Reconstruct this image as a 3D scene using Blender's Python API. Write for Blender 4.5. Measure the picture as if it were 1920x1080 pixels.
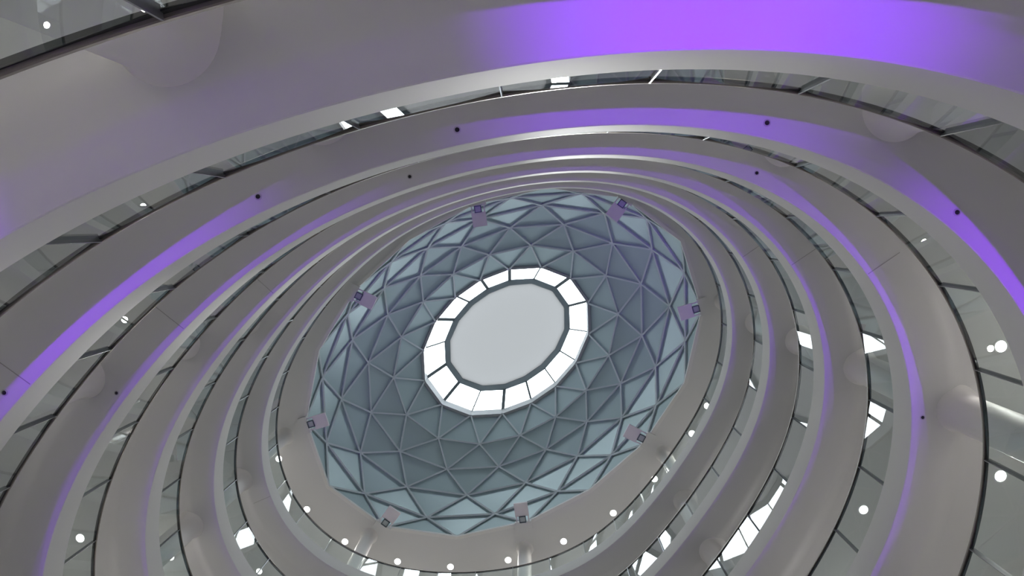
import bpy, bmesh, math, random
from mathutils import Vector, Matrix
random.seed(4)
C = bpy.context.scene.collection
for o in list(bpy.data.objects): bpy.data.objects.remove(o)
S = bpy.context.scene

# ------------------------------------------------------------------ place: numbers of the atrium (metres)
H = 4.0                     # storey height
EYE = 1.6                   # camera above the lobby floor
CX, CY = -0.32544712, -1.63342583
H1 = 1.34751614
def zz(h): return EYE + H * h
PLAN = [2.02349274, .10949632, .27813495, -.02731265, .00952772, -.02752953, .04620399]
def plan_r(t):              # oval edge of every gallery, radius over angle
    c = PLAN
    return H * (c[0] + c[1]*math.cos(2*t) + c[2]*math.sin(2*t) + c[3]*math.cos(3*t) + c[4]*math.sin(3*t)
                + c[5]*math.cos(4*t) + c[6]*math.sin(4*t))
def pp(t, off=0.0, z=0.0):
    r = plan_r(t) + off
    return Vector((r*math.cos(t), -r*math.sin(t), z))
D2R = math.pi/180

# ------------------------------------------------------------------ camera
cam_d = bpy.data.cameras.new('camera'); cam = bpy.data.objects.new('camera', cam_d); C.objects.link(cam)
cam_d.sensor_width = 36.0; cam_d.lens = 36.0 * 1298.19 / 1920.0; cam_d.clip_end = 200; cam_d.clip_start = .05
R = Matrix(((0.9996912166800611, 0.0, 0.024848969651458958),
            (0.0023043767361414797, -0.9956907971507307, -0.09270666813773701),
            (0.024741890400635482, 0.09273530325255087, -0.9953833444407538)))
M4 = R.to_4x4(); M4.translation = Vector((-H*CX, H*CY, EYE)); cam.matrix_world = M4
S.camera = cam

# ------------------------------------------------------------------ light: sky, sun, exposure
S.view_settings.view_transform = 'Standard'; S.view_settings.look = 'None'
S.view_settings.exposure = 0.5; S.view_settings.gamma = 1.0; S.view_settings.use_curve_mapping = False
SKY = 8.0
GAL = [30, 29, 31, 32, 32, 32, 31, 14]      # added fill lights of each gallery, lobby first
w = bpy.data.worlds.new('World'); S.world = w; w.use_nodes = True
bg = w.node_tree.nodes['Background']; bg.inputs[0].default_value = (.90, .965, 1.0, 1); bg.inputs[1].default_value = SKY
# cloudy sky: bright overhead, a third as bright towards the skyline
_n = w.node_tree.nodes; _l = w.node_tree.links
_tc = _n.new('ShaderNodeTexCoord'); _sx = _n.new('ShaderNodeSeparateXYZ'); _mr = _n.new('ShaderNodeMapRange')
_mr.inputs[1].default_value = .15; _mr.inputs[2].default_value = .85; _mr.inputs[3].default_value = SKY*.12; _mr.inputs[4].default_value = SKY
_l.new(_tc.outputs['Generated'], _sx.inputs[0]); _l.new(_sx.outputs[2], _mr.inputs[0]); _l.new(_mr.outputs[0], bg.inputs[1])
sun_d = bpy.data.lights.new('sun', 'SUN'); sun_d.energy = 2.5; sun_d.angle = .10; sun_d.color = (1, .97, .94)
sun = bpy.data.objects.new('sun', sun_d); C.objects.link(sun)
# the sun stands behind the far right side of the skylight ring
sun_dir = (Vector((3.3, 2.7, zz(9.7))) - cam.matrix_world.translation).normalized()
sun.rotation_euler = sun_dir.to_track_quat('Z', 'Y').to_euler(); sun.location = (3, 3, 60)
PURPLE = (.25, .0, 1.0)

# ------------------------------------------------------------------ materials
def mat(name, col, rough=.5, metal=0., spec=.5, coat=0., noise=0.):
    m = bpy.data.materials.new(name); m.use_nodes = True; nt = m.node_tree; b = nt.nodes['Principled BSDF']
    b.inputs['Base Color'].default_value = (*col, 1); b.inputs['Roughness'].default_value = rough
    b.inputs['Metallic'].default_value = metal; b.inputs['Specular IOR Level'].default_value = spec
    b.inputs['Coat Weight'].default_value = coat
    if noise:
        tc = nt.nodes.new('ShaderNodeTexCoord'); n = nt.nodes.new('ShaderNodeTexNoise'); n.inputs['Scale'].default_value = .6
        n.inputs['Detail'].default_value = 4
        mr = nt.nodes.new('ShaderNodeMapRange'); mr.inputs[3].default_value = 1-noise; mr.inputs[4].default_value = 1+noise*.3
        mx = nt.nodes.new('ShaderNodeMix'); mx.data_type = 'RGBA'; mx.blend_type = 'MULTIPLY'; mx.inputs[0].default_value = 1
        mx.inputs[6].default_value = (*col, 1)
        nt.links.new(tc.outputs['Object'], n.inputs['Vector']); nt.links.new(n.outputs[0], mr.inputs[0])
        nt.links.new(mr.outputs[0], mx.inputs[7]); nt.links.new(mx.outputs[2], b.inputs['Base Color'])
    return m
def emit(name, col, s):
    m = bpy.data.materials.new(name); m.use_nodes = True; nt = m.node_tree; nt.nodes.clear()
    e = nt.nodes.new('ShaderNodeEmission'); e.inputs[0].default_value = (*col, 1); e.inputs[1].default_value = s
    o = nt.nodes.new('ShaderNodeOutputMaterial'); nt.links.new(e.outputs[0], o.inputs[0]); return m
def glass(name, tint, ior):
    m = bpy.data.materials.new(name); m.use_nodes = True; nt = m.node_tree; nt.nodes.clear(); N = nt.nodes.new; L = nt.links.new
    t = N('ShaderNodeBsdfTransparent'); t.inputs[0].default_value = (*tint, 1)
    g = N('ShaderNodeBsdfGlossy'); g.inputs['Roughness'].default_value = 0.0; g.inputs[0].default_value = (1, 1, 1, 1)
    fr = N('ShaderNodeFresnel'); fr.inputs[0].default_value = ior
    ge = N('ShaderNodeNewGeometry'); inv = N('ShaderNodeMath'); inv.operation = 'SUBTRACT'; inv.inputs[0].default_value = 1
    mu = N('ShaderNodeMath'); mu.operation = 'MULTIPLY'; mi = N('ShaderNodeMixShader'); o = N('ShaderNodeOutputMaterial')
    L(ge.outputs['Backfacing'], inv.inputs[1]); L(fr.outputs[0], mu.inputs[0]); L(inv.outputs[0], mu.inputs[1])
    L(mu.outputs[0], mi.inputs[0]); L(t.outputs[0], mi.inputs[1]); L(g.outputs[0], mi.inputs[2]); L(mi.outputs[0], o.inputs[0])
    return m
M = dict(
    soffit=mat('soffit paint', (.74, .735, .73), .55, noise=.03),
    seam=mat('seam shadow gap', (.42, .41, .40), .8),
    fascia=mat('fascia panel', (.80, .79, .775), .6, spec=.04),
    deck=mat('gallery floor stone', (.74, .73, .72), .35, noise=.06),
    lobby=mat('lobby floor stone', (.74, .73, .72), .3, noise=.08),
    wall=mat('wall paint', (.70, .69, .67), .7, noise=.03),
    column=mat('column plaster', (.90, .875, .86), .55),
    rail=mat('handrail bronze', (.25, .22, .20), .35, metal=.6),
    channel=mat('rail channel', (.02, .022, .024), .4, metal=.3),
    fin=mat('fin steel', (.30, .31, .33), .3, metal=.8),
    rib=mat('dome rib paint', (.62, .67, .70), .6),
    panel=mat('dome panel', (.47, .58, .60), .43, metal=.22, noise=.04),
    curb=mat('skylight curb', (.36, .37, .385), .6, spec=.2),
    frame=mat('skylight frame', (.09, .11, .12), .6),
    plate=mat('lamp plate', (.78, .74, .78), .6),
    lampframe=mat('lamp frame', (.10, .13, .15), .4, metal=.5),
    lampglass=mat('lamp glass', (.45, .50, .52), .3),
    dark=mat('sensor lens', (.01, .01, .015), .3),
    ringm=mat('sensor ring', (.55, .54, .55), .4),
    housing=mat('lamp housing', (.06, .06, .065), .5),
    white=mat('downlight trim', (.85, .85, .85), .4),
    led=emit('downlight lens', (1, .97, .93), 3.5),
    uplens=emit('uplight lens', PURPLE, 20.0),
    glass=glass('balustrade glass', (.90, .94, .93), 1.62),
    pane=glass('skylight glass', (.97, .99, 1.0), 1.45),
)

# the cap of the skylight is a pale membrane that lets a little daylight through
m = bpy.data.materials.new('skylight membrane'); m.use_nodes = True; nt = m.node_tree; nt.nodes.clear()
d_ = nt.nodes.new('ShaderNodeBsdfDiffuse'); d_.inputs[0].default_value = (.08, .08, .084, 1)
t_ = nt.nodes.new('ShaderNodeBsdfTranslucent'); t_.inputs[0].default_value = (.053, .0535, .054, 1)
a_ = nt.nodes.new('ShaderNodeAddShader'); o_ = nt.nodes.new('ShaderNodeOutputMaterial')
nt.links.new(d_.outputs[0], a_.inputs[0]); nt.links.new(t_.outputs[0], a_.inputs[1]); nt.links.new(a_.outputs[0], o_.inputs[0]); M['cap'] = m

# ------------------------------------------------------------------ mesh helpers
def mesh(name, vs, fs, m, parent=None, smooth=False, mats=None, mi=None):
    me = bpy.data.meshes.new(name); me.from_pydata([tuple(v) for v in vs], [], fs)
    for mm in (mats or [m]): me.materials.append(mm)
    if mi: me.polygons.foreach_set('material_index', mi)
    if smooth is True: me.polygons.foreach_set('use_smooth', [True]*len(me.polygons))
    me.update(); o = bpy.data.objects.new(name, me); C.objects.link(o)
    if parent: o.parent = parent
    return o
def thing(name, label, cat, loc=(0, 0, 0), rotz=0, group=None):
    o = bpy.data.objects.new(name, None); C.objects.link(o); o.location = loc; o.rotation_euler = (0, 0, rotz)
    o.empty_display_size = .1
    o['label'] = label; o['category'] = cat
    if group: o['group'] = group
    return o
def struct(o): o['kind'] = 'structure'; return o
def sweep(name, profile, zb, m, parent=None, n=288, closed_profile=False, t0=0., t1=2*math.pi, extra=None, smooth_edges=True, flip=False):
    """profile: list of (offset, z) swept round the oval."""
    ring = abs(t1-t0-2*math.pi) < 1e-6
    ts = [t0 + (t1-t0)*i/n for i in range(n if ring else n+1)]
    vs = [pp(t, o_, zb+z_) for t in ts for (o_, z_) in profile]
    k = len(profile); fs = []; lim = k if closed_profile else k-1
    for i in range(n):
        a = i*k; b = ((i+1) % len(ts))*k
        for j in range(lim):
            j2 = (j+1) % k; f = (a+j, a+j2, b+j2, b+j)
            fs.append(f[::-1] if flip else f)
    o = mesh(name, vs, fs, m, parent, smooth=True)
    if smooth_edges: o.data.set_sharp_from_angle(angle=35*D2R)
    return o
def lathe(prof, n=32, cz=(0, 0, 0)):
    vs = [(r*math.cos(2*math.pi*i/n)+cz[0], r*math.sin(2*math.pi*i/n)+cz[1], z+cz[2]) for i in range(n) for r, z in prof]
    k = len(prof); fs = [(i*k+j, ((i+1) % n)*k+j, ((i+1) % n)*k+j+1, i*k+j+1) for i in range(n) for j in range(k-1)]
    return vs, fs
def boxvf(c, ux, uy, uz, sx, sy, sz):
    vs = []
    for dx in (-1, 1):
        for dy in (-1, 1):
            for dz in (-1, 1): vs.append(c + ux*dx*sx/2 + uy*dy*sy/2 + uz*dz*sz/2)
    fs = [(0, 1, 3, 2), (4, 6, 7, 5), (0, 4, 5, 1), (2, 3, 7, 6), (0, 2, 6, 4), (1, 5, 7, 3)]
    return vs, fs
def beam(a, b, up, wd, dp, trim=0.0):
    d = (b-a); L = d.length; d.normalize(); s = d.cross(up).normalized(); u = s.cross(d).normalized()
    return boxvf((a+b)/2, d, s, u, L-trim, wd, dp)
def join(parts):
    V, F = [], []
    for v, f in parts:
        n = len(V); V += list(v); F += [tuple(i+n for i in q) for q in f]
    return V, F
def fixn(o):
    bm = bmesh.new(); bm.from_mesh(o.data); bmesh.ops.recalc_face_normals(bm, faces=bm.faces); bm.to_mesh(o.data); bm.free(); return o

# ------------------------------------------------------------------ shell: lobby floor, outer walls, slabs
OUT = 7.0
N = 288
ZC = zz(7.83)
ORD = ['lowest', 'second', 'third', 'fourth', 'fifth', 'sixth', 'topmost']
def ringpts(off, z, n=N): return [pp(2*math.pi*i/n, off, z) for i in range(n)]
v = ringpts(OUT, 0) + [Vector((0, 0, 0))]
struct(fixn(mesh('floor', v, [((i+1) % N, i, N) for i in range(N)], M['lobby'])))
zs = [0] + [zz(H1+k-1) for k in range(7)] + [ZC]
for k in range(8):
    o = sweep('wall_storey', [(OUT, 0), (OUT, zs[k+1]-zs[k]), (OUT+.2, zs[k+1]-zs[k]), (OUT+.2, 0)], zs[k], M['wall'], closed_profile=True)
    struct(fixn(o)); o.name = 'wall_outer'
FT = .17628*H               # fascia height
LIP = .72                   # flat lip, then the ceiling steps up
prof_soffit = [(0, 0), (LIP, 0), (LIP+.10, .015), (LIP+.20, .055), (LIP+.30, .10), (LIP+.42, .12), (OUT, .12)]
seams = {2: [143.0], 3: [35.5, 141.0], 4: [35.0, 137.5], 5: [35.0], 6: [204.0]}
for k in range(7):
    z = zz(H1+k-1)
    struct(sweep('ceiling', prof_soffit, z, M['soffit'], flip=False))
    f = sweep('trim_%d' % (k+1), [(0, 0), (-.012, .012), (-.012, FT-.03), (0, FT), (.06, FT), (.06, FT-.02), (.30, FT-.02)], z, M['fascia']); struct(f)
    struct(sweep('floor', [(.30, FT-.02), (OUT, FT-.02)], z, M['deck']))
    for a in seams.get(k, []):
        t = a*D2R; a0, a1 = pp(t, .01, z-.002), pp(t, LIP, z-.002); d = (a1-a0).normalized()
        V_, F_ = boxvf((a0+a1)/2, d, Vector((0, 0, 1)).cross(d), Vector((0, 0, 1)), (a1-a0).length, .012, .004)
        o = mesh('trim_seam', V_, F_, M['seam']); struct(o)

# ------------------------------------------------------------------ dome geometry
ELL = dict(b=.720577645754131, rot=.6109041681, ph=.0046847887, w2=.07995296)
RINGS = [(7.8462, 2.5033), (8.2538, 2.4463), (8.6571, 2.2764), (8.9365, 1.9927), (9.1606, 1.6449), (9.4621, 1.2691), (10.0694, 1.0111)]
def ell(phi, s, z):
    p = phi + ELL['w2']*math.sin(2*phi); x, y = math.cos(p), ELL['b']*math.sin(p); c, q = math.cos(ELL['rot']), math.sin(ELL['rot'])
    return Vector((s*(x*c-y*q), -s*(x*q+y*c), z))
node = [[ell(ELL['ph'] + (j + (.5 if k in (1, 3, 5, 6) else 0))*math.pi/8, H*s, zz(h)) for j in range(16)] for k, (h, s) in enumerate(RINGS)]
axis = Vector((0, 0, ZC-6))
def outn(p): return (p - axis).normalized()

# flat ceiling round the dome opening
rim = node[0]
outer = [ringpts(OUT, ZC, 128)[i] for i in range(128)]
ptsr = []
for i in range(128):        # point of the rim polygon in the same direction
    d = Vector((outer[i].x, outer[i].y)); best = None
    for j in range(16):
        a, b = rim[j].to_2d(), rim[(j+1) % 16].to_2d(); e = b-a
        det = d.x*(-e.y) - d.y*(-e.x)
        if abs(det) < 1e-9: continue
        s_ = (a.x*(-e.y) - a.y*(-e.x))/det; u_ = (d.x*a.y - d.y*a.x)/det
        if s_ > 0 and -1e-6 <= u_ <= 1+1e-6: best = d*s_
    ptsr.append(Vector((best.x, best.y, ZC)))
ang = lambda p: math.atan2(p.y, p.x)
corner = [Vector((p.x, p.y, ZC)) for p in rim]
inner_loop = sorted(ptsr + corner, key=ang)
def outer_at(p):
    t = -ang(p); return pp(t, OUT, ZC)
V_ = inner_loop + [outer_at(p) for p in inner_loop]; n_ = len(inner_loop)
struct(fixn(mesh('ceiling', V_, [(i, (i+1) % n_, n_+(i+1) % n_, n_+i) for i in range(n_)], M['soffit'])))
V_ = [Vector((p.x*(1+.1/p.to_2d().length*q), p.y*(1+.1/p.to_2d().length*q), ZC+z_)) for p in rim for q, z_ in ((-1, -.05), (.6, -.05), (.6, .10), (-1, .10))]
F_ = [(4*i+j, 4*i+(j+1) % 4, 4*((i+1) % 16)+(j+1) % 4, 4*((i+1) % 16)+j) for i in range(16) for j in range(4)]
struct(fixn(mesh('trim_8', V_, F_, M['fascia'])))

# ------------------------------------------------------------------ dome
dome = thing('lattice_dome', 'blue-grey oval dome of triangular panels and ribs around the bright skylight ring', 'dome', (0, 0, ZC))
def dpart(name, V, F, m, kind=None, label=None, parent=None):
    par = parent or dome; base = Vector((0, 0, ZC)) if par is dome else Vector((0, 0, zz(9.46)))
    o = fixn(mesh(name, [p-base for p in V], F, m)); o.parent = par
    if kind: o['kind'] = kind
    if label: o['label'] = label
    return o
tris, ribs = [], []
for k in range(5):
    for j in range(16):
        if k % 2 == 0: A, B, Cc, Dd = node[k][j], node[k][(j+1) % 16], node[k+1][j], node[k+1][(j+1) % 16]; tris += [(A, B, Cc), (B, Cc, Dd)]; ribs += [(A, Cc), (B, Cc)]
        else: A, B, Cc, Dd = node[k][j], node[k][(j+1) % 16], node[k+1][(j+1) % 16], node[k+1][j]; tris += [(A, B, Cc), (A, Cc, Dd)]; ribs += [(A, Dd), (A, Cc)]
    if k > 0:
        for j in range(16): ribs.append((node[k][j], node[k][(j+1) % 16]))
for j in range(16): ribs.append((node[0][j], node[0][(j+1) % 16]))
def triprism(T):
    n = (T[1]-T[0]).cross(T[2]-T[0]).normalized()
    if n.dot(outn(T[0])) < 0: n = -n
    c = (T[0]+T[1]+T[2])/3
    a = [p + (c-p)*.004 + n*.05 for p in T]; b = [p + n*.06 for p in a]
    return a+b, [(0, 1, 2), (3, 5, 4), (0, 3, 4, 1), (1, 4, 5, 2), (2, 5, 3, 0)]
area = lambda T: (T[1]-T[0]).cross(T[2]-T[0]).length
tris.sort(key=lambda T: -area(T)); ribs.sort(key=lambda r: -(r[1]-r[0]).length)
RW, RD = .085, .16
def ribvf(r): return beam(r[0], r[1], outn((r[0]+r[1])/2), RW, RD, .02)
for T in tris[:100]: V_, F_ = triprism(T); dpart('dome_panel', V_, F_, M['panel'])
V_, F_ = join([triprism(T) for T in tris[100:]]); dpart('dome_panel', V_, F_, M['panel'], 'stuff')
for r in ribs[:100]: V_, F_ = ribvf(r); dpart('rib', V_, F_, M['rib'])
V_, F_ = join([ribvf(r) for r in ribs[100:]]); dpart('rib', V_, F_, M['rib'], 'stuff')

# skylight lantern on top of the dome
sky = thing('skylight', 'bright oval ring of white panes around a pale flat cap, in the dome\'s centre', 'skylight', (0, 0, zz(9.46)))
BAR = [0.18, 0.07, 0.18, 0.17, 0.1, 0.18, 0.07, 0.18, 0.18, 0.07, 0.19, 0.11, 0.07, 0.07, 0.06, 0.13]
r5 = node[5]; r6 = node[6]; CH = .85
crb = [p + Vector((0, 0, CH)) for p in r5]
def off2(p, q): L = p.to_2d().length; return Vector((p.x*(1+q/L), p.y*(1+q/L), p.z))
V_ = []
for p in r5: V_ += [off2(p, -.03)-Vector((0, 0, .12)), off2(p, .12)-Vector((0, 0, .12)), off2(p, .12)+Vector((0, 0, CH)), off2(p, -.03)+Vector((0, 0, CH))]
F_ = [(4*i+j, 4*i+(j+1) % 4, 4*((i+1) % 16)+(j+1) % 4, 4*((i+1) % 16)+j) for i in range(16) for j in range(4)]
dpart('curb', V_, F_, M['curb'], parent=sky)
for j in range(16):
    a, b, c, d = crb[j], crb[(j+1) % 16], r6[(j+1) % 16], r6[j]
    n = (b-a).cross(d-a).normalized(); n = n if n.dot(Vector((a.x, a.y, 3))) > 0 else -n
    q = [a, b, c, d]; V_ = [p + n*.02 for p in q] + [p + n*.05 for p in q]
    dpart('pane', V_, [(0, 1, 2, 3), (4, 7, 6, 5), (0, 4, 5, 1), (1, 5, 6, 2), (2, 6, 7, 3), (3, 7, 4, 0)], M['pane'], parent=sky)
    V_, F_ = beam(crb[j], r6[j], Vector((0, 0, 1)), BAR[j], .10); dpart('glazing_bar', V_, F_, M['frame'], parent=sky)
V_ = []
for p in r6: V_ += [off2(p, -.28)-Vector((0, 0, .10)), off2(p, .05)-Vector((0, 0, .10)), off2(p, .05)+Vector((0, 0, .16)), off2(p, -.28)+Vector((0, 0, .16))]
F_ = [(4*i+j, 4*i+(j+1) % 4, 4*((i+1) % 16)+(j+1) % 4, 4*((i+1) % 16)+j) for i in range(16) for j in range(4)]
dpart('ring_beam', V_, F_, M['frame'], parent=sky)
V_ = [off2(p, -.1)+Vector((0, 0, .05)) for p in r6]; F_ = [tuple(range(16))]
dpart('cap', V_, F_, M['cap'], parent=sky)
# daylight portals in the pane openings
for j in range(16):
    a, b, c, d = crb[j], crb[(j+1) % 16], r6[(j+1) % 16], r6[j]
    m_ = (a+b+c+d)/4; ux = (b-a).normalized(); n = ux.cross((d+c)/2-(a+b)/2).normalized()
    if n.dot(Vector((m_.x, m_.y, 3))) < 0: n = -n
    uy = n.cross(ux); ld = bpy.data.lights.new('portal', 'AREA'); ld.shape = 'RECTANGLE'; ld.size = (b-a).length; ld.size_y = ((c+d)/2-(a+b)/2).length
    ld.cycles.is_portal = True
    lo = bpy.data.objects.new('daylight_portal', ld); C.objects.link(lo)
    mm = Matrix((ux, uy, n)).transposed().to_4x4(); mm.translation = m_ + n*.08; lo.matrix_world = mm

# ------------------------------------------------------------------ lamps fixed at the dome rim
boxes = [((8.36, 2.55), 'right side'), ((5.15, 7.03), 'upper right'), ((-.93, 6.72), 'top, left of centre'), ((-6.03, 3.06), 'upper left')]
boxes += [((-8.36, -2.55), 'left side'), ((-5.15, -7.03), 'lower left'), ((.93, -6.72), 'bottom, right of centre'), ((6.03, -3.06), 'lower right')]
where = ['at the right end of the dome rim', 'at the upper right of the dome rim', 'at the top left of the dome rim', 'at the upper left side of the dome rim',
         'at the left end of the dome rim', 'at the lower left of the dome rim', 'below the dome, right of its lowest corner', 'at the lower right of the dome rim']
for i, ((x, y), _) in enumerate(boxes):
    d = Vector((x, -y, 0)).normalized(); s = Vector((-d.y, d.x, 0)); up = Vector((0, 0, 1))
    a = math.atan2(d.y, d.x)
    t = thing('rim_lamp', 'square lilac-grey plate with small framed lamp, ' + where[i], 'lamp', (x, -y, ZC-.17), a, 'lamps fixed around the dome rim')
    X, Y, Z = Vector((1, 0, 0)), Vector((0, 1, 0)), up
    V_, F_ = boxvf(Vector((0, 0, 0)), X, Y, Z, .64, .64, .10); mesh('plate', V_, F_, M['plate'], t)
    for q in (-.28, .28):
        V_, F_ = boxvf(Vector((.50, q, .02)), X, Y, Z, .40, .05, .06); mesh('bracket', V_, F_, M['plate'], t)
    fr = [boxvf(Vector((.46+q*.14, 0, -.03)), X, Y, Z, .035, .31, .16) for q in (-1, 1)] + [boxvf(Vector((.46, q*.14, -.03)), X, Y, Z, .31, .035, .16) for q in (-1, 1)]
    V_, F_ = join(fr); f_ = mesh('lamp_frame', V_, F_, M['lampframe'], t)
    V_, F_ = boxvf(Vector((.46, 0, -.02)), X, Y, Z, .25, .25, .10); mesh('lamp_glass', V_, F_, M['lampglass'], f_)
    V_, F_ = boxvf(Vector((.80, 0, .045)), X, Y, Z, .40, .78, .20); mesh('mount', V_, F_, M['soffit'], t)

# ------------------------------------------------------------------ balustrades
RH = .53951*H; GO = .21
# joints of the glass: equal steps along the edge, phased to the joints one sees
arc = [0.0]; ts_ = [2*math.pi*i/1440 for i in range(1441)]
for i in range(1440): arc.append(arc[-1] + (pp(ts_[i+1], GO)-pp(ts_[i], GO)).length)
def t_at(s):
    s %= arc[-1]; lo, hi = 0, 1440
    while hi-lo > 1:
        m_ = (lo+hi)//2
        if arc[m_] <= s: lo = m_
        else: hi = m_
    return ts_[lo] + (s-arc[lo])/(arc[lo+1]-arc[lo])*(ts_[1])
def s_at(t): return arc[int(round(t/(2*math.pi)*1440)) % 1440]
NJ = 34
joints = [t_at(s_at(25.2*D2R) + arc[-1]*i/NJ) for i in range(NJ)]
for k in range(7):
    z = zz(H1+k-1); t = thing('glass_balustrade', '', 'balustrade', (0, 0, z+FT))
    t['label'] = ('glass balustrade whose thick dark handrail crosses the top left corner' if k == 0 else
                  'glass balustrade with dark handrail, %s of the six rings around the dome' % ['', 'outermost', 'second from outside', 'third from outside', 'third from inside', 'second from inside', 'innermost'][k])
    t['group'] = 'balustrades of the stacked galleries'
    b0 = Vector((0, 0, z+FT))
    hr = sweep('handrail', [(GO-.035, RH-.045), (GO+.025, RH-.045), (GO+.033, RH-.037), (GO+.033, RH-.008), (GO+.025, RH), (GO-.035, RH), (GO-.043, RH-.008), (GO-.043, RH-.037)], -FT, M['rail'], t, closed_profile=True)
    fixn(hr)
    chn = sweep('rail_channel', [(GO-.015, RH-.085), (GO+.015, RH-.085), (GO+.015, RH-.04), (GO-.015, RH-.04)], -FT, M['channel'], t, closed_profile=True); fixn(chn)
    for i in range(NJ):
        ta, tb = joints[i], joints[(i+1) % NJ]
        A, B = pp(ta, GO, 0), pp(tb, GO, 0); d = (B-A).normalized(); s = d.cross(Vector((0, 0, 1)))
        Lh = RH-.10-FT+.05
        V_, F_ = boxvf((A+B)/2 + Vector((0, 0, -.05+Lh/2)), d, s, Vector((0, 0, 1)), (B-A).length-.016, .02, Lh)
        fixn(mesh('glass_panel', V_, F_, M['glass'], t))
        rdir = Vector((A.x, A.y, 0)).normalized()
        V_, F_ = boxvf(A + Vector((0, 0, (RH-.06-FT)/2)) - rdir*.0, rdir, Vector((0, 0, 1)).cross(rdir), Vector((0, 0, 1)), .10, .014, RH-.06-FT)
        fixn(mesh('fin', V_, F_, M['fin'], t))

# ------------------------------------------------------------------ columns
CA = [16.7, 52.7, 100.5, 155.3, 198.3, 232.5, 277.1, 331.5]
CW = {}
def column(k, a, label):
    """k = slab the column reaches; stands on the slab below."""
    ztop = (zz(H1+k-1) + .12) if k < 7 else ZC
    zbot = zz(H1+k-2)+FT-.02
    off = .92 if k < 7 else 1.35
    base = pp(a*D2R, off, zbot); hgt = ztop-zbot; r = .37 if k < 7 else .31
    t = thing('column', label, 'column', base, 0, 'round columns behind the balustrades')
    fl, fh = (.13, .6) if k < 7 else (.10, .6)
    prof = [(r, 0)] + [(r, hgt-fh)] + [(r + fl*(q/16)**3.2, hgt-fh+fh*q/16) for q in range(1, 17)]
    V_, F_ = lathe(prof, 48); o = mesh('shaft', V_, F_, M['column'], t, smooth=True)
    V_, F_ = lathe([(r+.02, 0), (r+.02, .10), (r, .11)], 48); mesh('base_ring', V_, F_, M['fin'], t, smooth=True)
    return t
cols = {(1, 2): 'wide pale column top above the handrail in the top left corner',
        (2, 1): 'round column top behind the outermost handrail at the upper right edge',
        (2, 2): 'round column top just showing behind the outermost handrail, upper left of the top centre',
        (3, 3): 'round column behind the second gallery rail at the left edge',
        (3, 0): 'large round column behind the second gallery glass at the right edge',
        (3, 1): 'small column top behind the second gallery rail at upper right',
        (4, 0): 'round column behind the third gallery glass on the right, beside the white reflections',
        (4, 3): 'small column top behind the third gallery rail on the left',
        (5, 0): 'round column behind the fourth gallery glass on the right, beside a split white reflection',
        (5, 4): 'round column behind the fourth gallery glass at lower left',
        (5, 3): 'faint column top behind the fourth gallery rail on the left',
        (5, 7): 'round column behind the fourth gallery glass at the lower right',
        (6, 4): 'round column behind the fifth gallery glass at lower left',
        (6, 7): 'round column behind the fifth gallery glass at lower right',
        (6, 0): 'faint round column top behind the fifth gallery rail on the right',
        (7, 4): 'slim round column at the left end of the topmost gallery, beside two lights',
        (7, 5): 'slim round column of the topmost gallery below the lower left of the dome',
        (7, 6): 'slim round column of the topmost gallery below the bottom of the dome',
        (7, 7): 'slim round column of the topmost gallery at the lower right of the dome',
        (7, 0): 'faint round column of the topmost gallery right of the dome'}
for (k, i), lb in cols.items(): column(k, CA[i], lb)

# ------------------------------------------------------------------ ceiling downlights
def downlight(a, off, z, r, label, grp):
    t = thing('downlight', label, 'light', pp(a*D2R, off, z), 0, grp)
    V_, F_ = lathe([(r, .03), (r, -.012), (r+.03, -.012), (r+.035, .03)], 32); mesh('trim_ring', V_, F_, M['white'], t, smooth=False)
    V_, F_ = lathe([(0.0005, -.006), (r, -.006)], 32); mesh('lens', V_, [q[::-1] for q in F_], M['led'], t)
    ld = bpy.data.lights.new('downlight_lamp', 'AREA'); ld.shape = 'DISK'; ld.size = r*1.9; ld.energy = 20; ld.color = (1, .96, .9); ld.spread = 2.6
    lo = bpy.data.objects.new('downlight_lamp', ld); C.objects.link(lo); lo.parent = t; lo.location = (0, 0, -.02)
    return t
top = [(-160.3, 1.95, 'white downlight left of the dome near a slim column, upper of a close pair'),
       (-157.0, 1.95, 'white downlight left of the dome near a slim column, lower of a close pair'),
       (-143.2, 2.07, 'white downlight on the topmost ceiling, outside the lower left corner of the dome'),
       (-131.3, 2.15, 'white downlight just left of the slim column below the dome\'s lower left'),
       (-117.7, 2.09, 'white downlight just right of the slim column below the dome\'s lower left'),
       (-104.1, 1.96, 'white downlight on the topmost ceiling below the lowest corner of the dome'),
       (-88.1, 1.73, 'white downlight just left of the slim column below the bottom of the dome'),
       (-70.7, 1.50, 'white downlight cut in two by the innermost handrail, right of the bottom slim column'),
       (-53.0, 1.50, 'round white downlight touching the handrail at the lower right of the dome'),
       (-36.6, 1.71, 'round white downlight below left of the lower right slim column'),
       (-19.5, 1.88, 'white downlight seen through glass above the lower right slim column'),
       (-10.8, 1.86, 'tiny downlight at the far right of the topmost ceiling, half hidden by the fascia')]
for a, off, lb in top: downlight(a, off, ZC, .15, lb, 'downlights of the topmost ceiling')
rest = [(1, 106.3, 1.35, 'small round downlight in the top left corner, beyond the dark handrail'),
        (3, 8.3, 1.96, 'large round downlight at the right edge, crossed by a dark glass joint'),
        (3, 21.6, 1.90, 'bright downlight at the right edge above the large column, partly cut off'),
        (4, -170.4, 1.86, 'round downlight seen through glass at the lower left edge'),
        (4, -4.9, 1.92, 'round downlight seen through the third gallery glass at lower right'),
        (5, -157.5, 1.93, 'round downlight seen through the fourth gallery glass, near the bottom at left'),
        (6, -143.1, 2.08, 'round downlight cut by the bottom edge of the picture, left of the dome')]
for k, a, off, lb in rest: downlight(a, off, zz(H1+k-1)+.12, .115 if k > 1 else .036, lb, 'downlights of the gallery ceilings')

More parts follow.
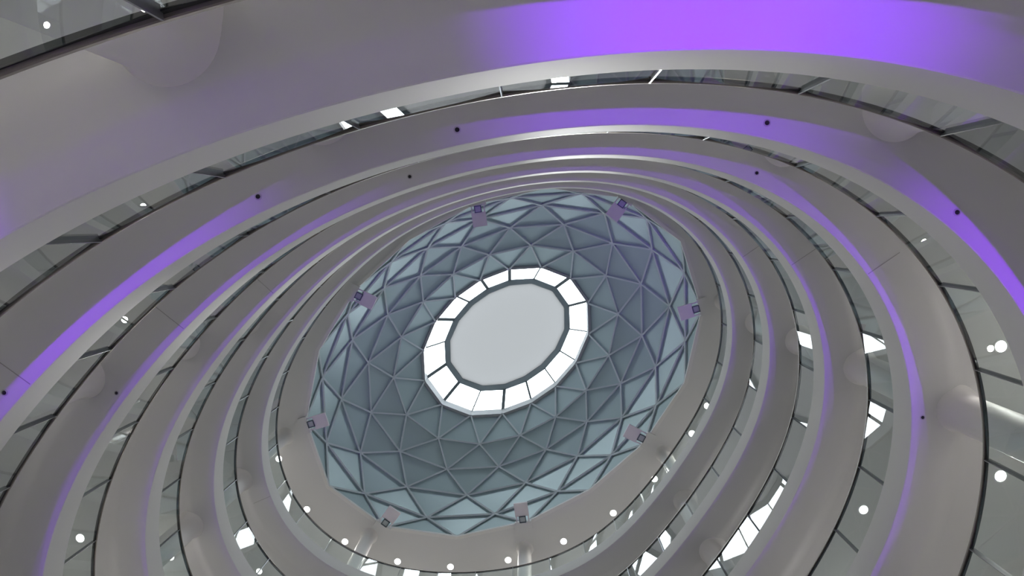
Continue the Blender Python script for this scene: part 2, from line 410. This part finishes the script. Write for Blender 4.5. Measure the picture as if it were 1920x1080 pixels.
# ------------------------------------------------------------------ small sensors on the soffit lips
sens = {2: [(145.5, 'at the left edge'), (109.0, 'left of the top'), (87.5, 'near the top centre'), (60.5, 'right of the top'), (43.7, 'near the right edge')],
        3: [(155.4, 'at lower left'), (97.6, 'left of the top centre'), (53.1, 'right of the top'), (17.1, 'at the right, beside the large column')]}
for k, l in sens.items():
    for a, wh in l:
        t = thing('ceiling_sensor', 'tiny dark round sensor on the %s purple-lit soffit, %s' % ('second' if k == 2 else 'third', wh), 'sensor', pp(a*D2R, .20, zz(H1+k-1)), 0, 'sensors in the soffits')
        V_, F_ = lathe([(.05, 0), (.05, -.006), (.03, -.01)], 24); mesh('ring', V_, F_, M['ringm'], t)
        V_, F_ = lathe([(.032, 0), (.032, -.015), (.02, -.025), (.0005, -.03)], 24); mesh('dark_lens', V_, F_, M['dark'], t, smooth=True)

# ------------------------------------------------------------------ purple uplights on the lobby floor, close to the gallery edge
ups = [(71.5, -.52, 1900), (34.0, -.42, 2900), (128.5, -.40, 2200), (149, -.40, 650), (165, -.38, 700), (185, -.38, 800), (205, -.38, 500), (228, -.38, 220), (255, -.38, 150), (282, -.38, 150), (308, -.38, 200), (330, -.38, 400), (348, -.38, 700), (3, -.38, 750), (18, -.42, 900), (54, -.42, 200), (92, -.42, 25), (108, -.42, 40)]
for a, off, e in ups:
    p = pp(a*D2R, off, 0)
    t = thing('uplight', 'round black floor uplight with purple lens on the lobby floor, below the picture', 'light', p, 0, 'purple uplights on the lobby floor')
    V_, F_ = lathe([(.001, 0), (.14, 0), (.14, .02), (.10, .03), (.12, .26), (.105, .26), (.10, .2)], 24); mesh('housing', V_, F_, M['housing'], t, smooth=False)
    V_, F_ = lathe([(.0005, .21), (.10, .21)], 24); mesh('lens', V_, F_, M['uplens'], t)
    ld = bpy.data.lights.new('uplight_lamp', 'SPOT'); ld.energy = e; ld.color = PURPLE; ld.spot_size = .66; ld.spot_blend = 1.0; ld.shadow_soft_size = .04
    lo = bpy.data.objects.new('uplight_lamp', ld); C.objects.link(lo); lo.parent = t; lo.location = (0, 0, .30); 
    q = Vector((p.x, p.y, 0)).normalized(); lo.rotation_euler = (-(q*math.sin(.17) + Vector((0, 0, math.cos(.17))))).to_track_quat('Z', 'Y').to_euler()

# ------------------------------------------------------------------ fill lights added to brighten the soffits, deep under each ceiling, out of sight
for k in range(8):
    z = (zz(H1+k-1) if k < 7 else ZC) - .55
    for i in range(8):
        ld = bpy.data.lights.new('gallery_fill', 'POINT'); ld.energy = GAL[k]; ld.color = (1, .98, .95); ld.shadow_soft_size = .25
        lo = bpy.data.objects.new('gallery_fill', ld); C.objects.link(lo); lo.location = pp((i+.5)*math.pi/4, 4.0, z)
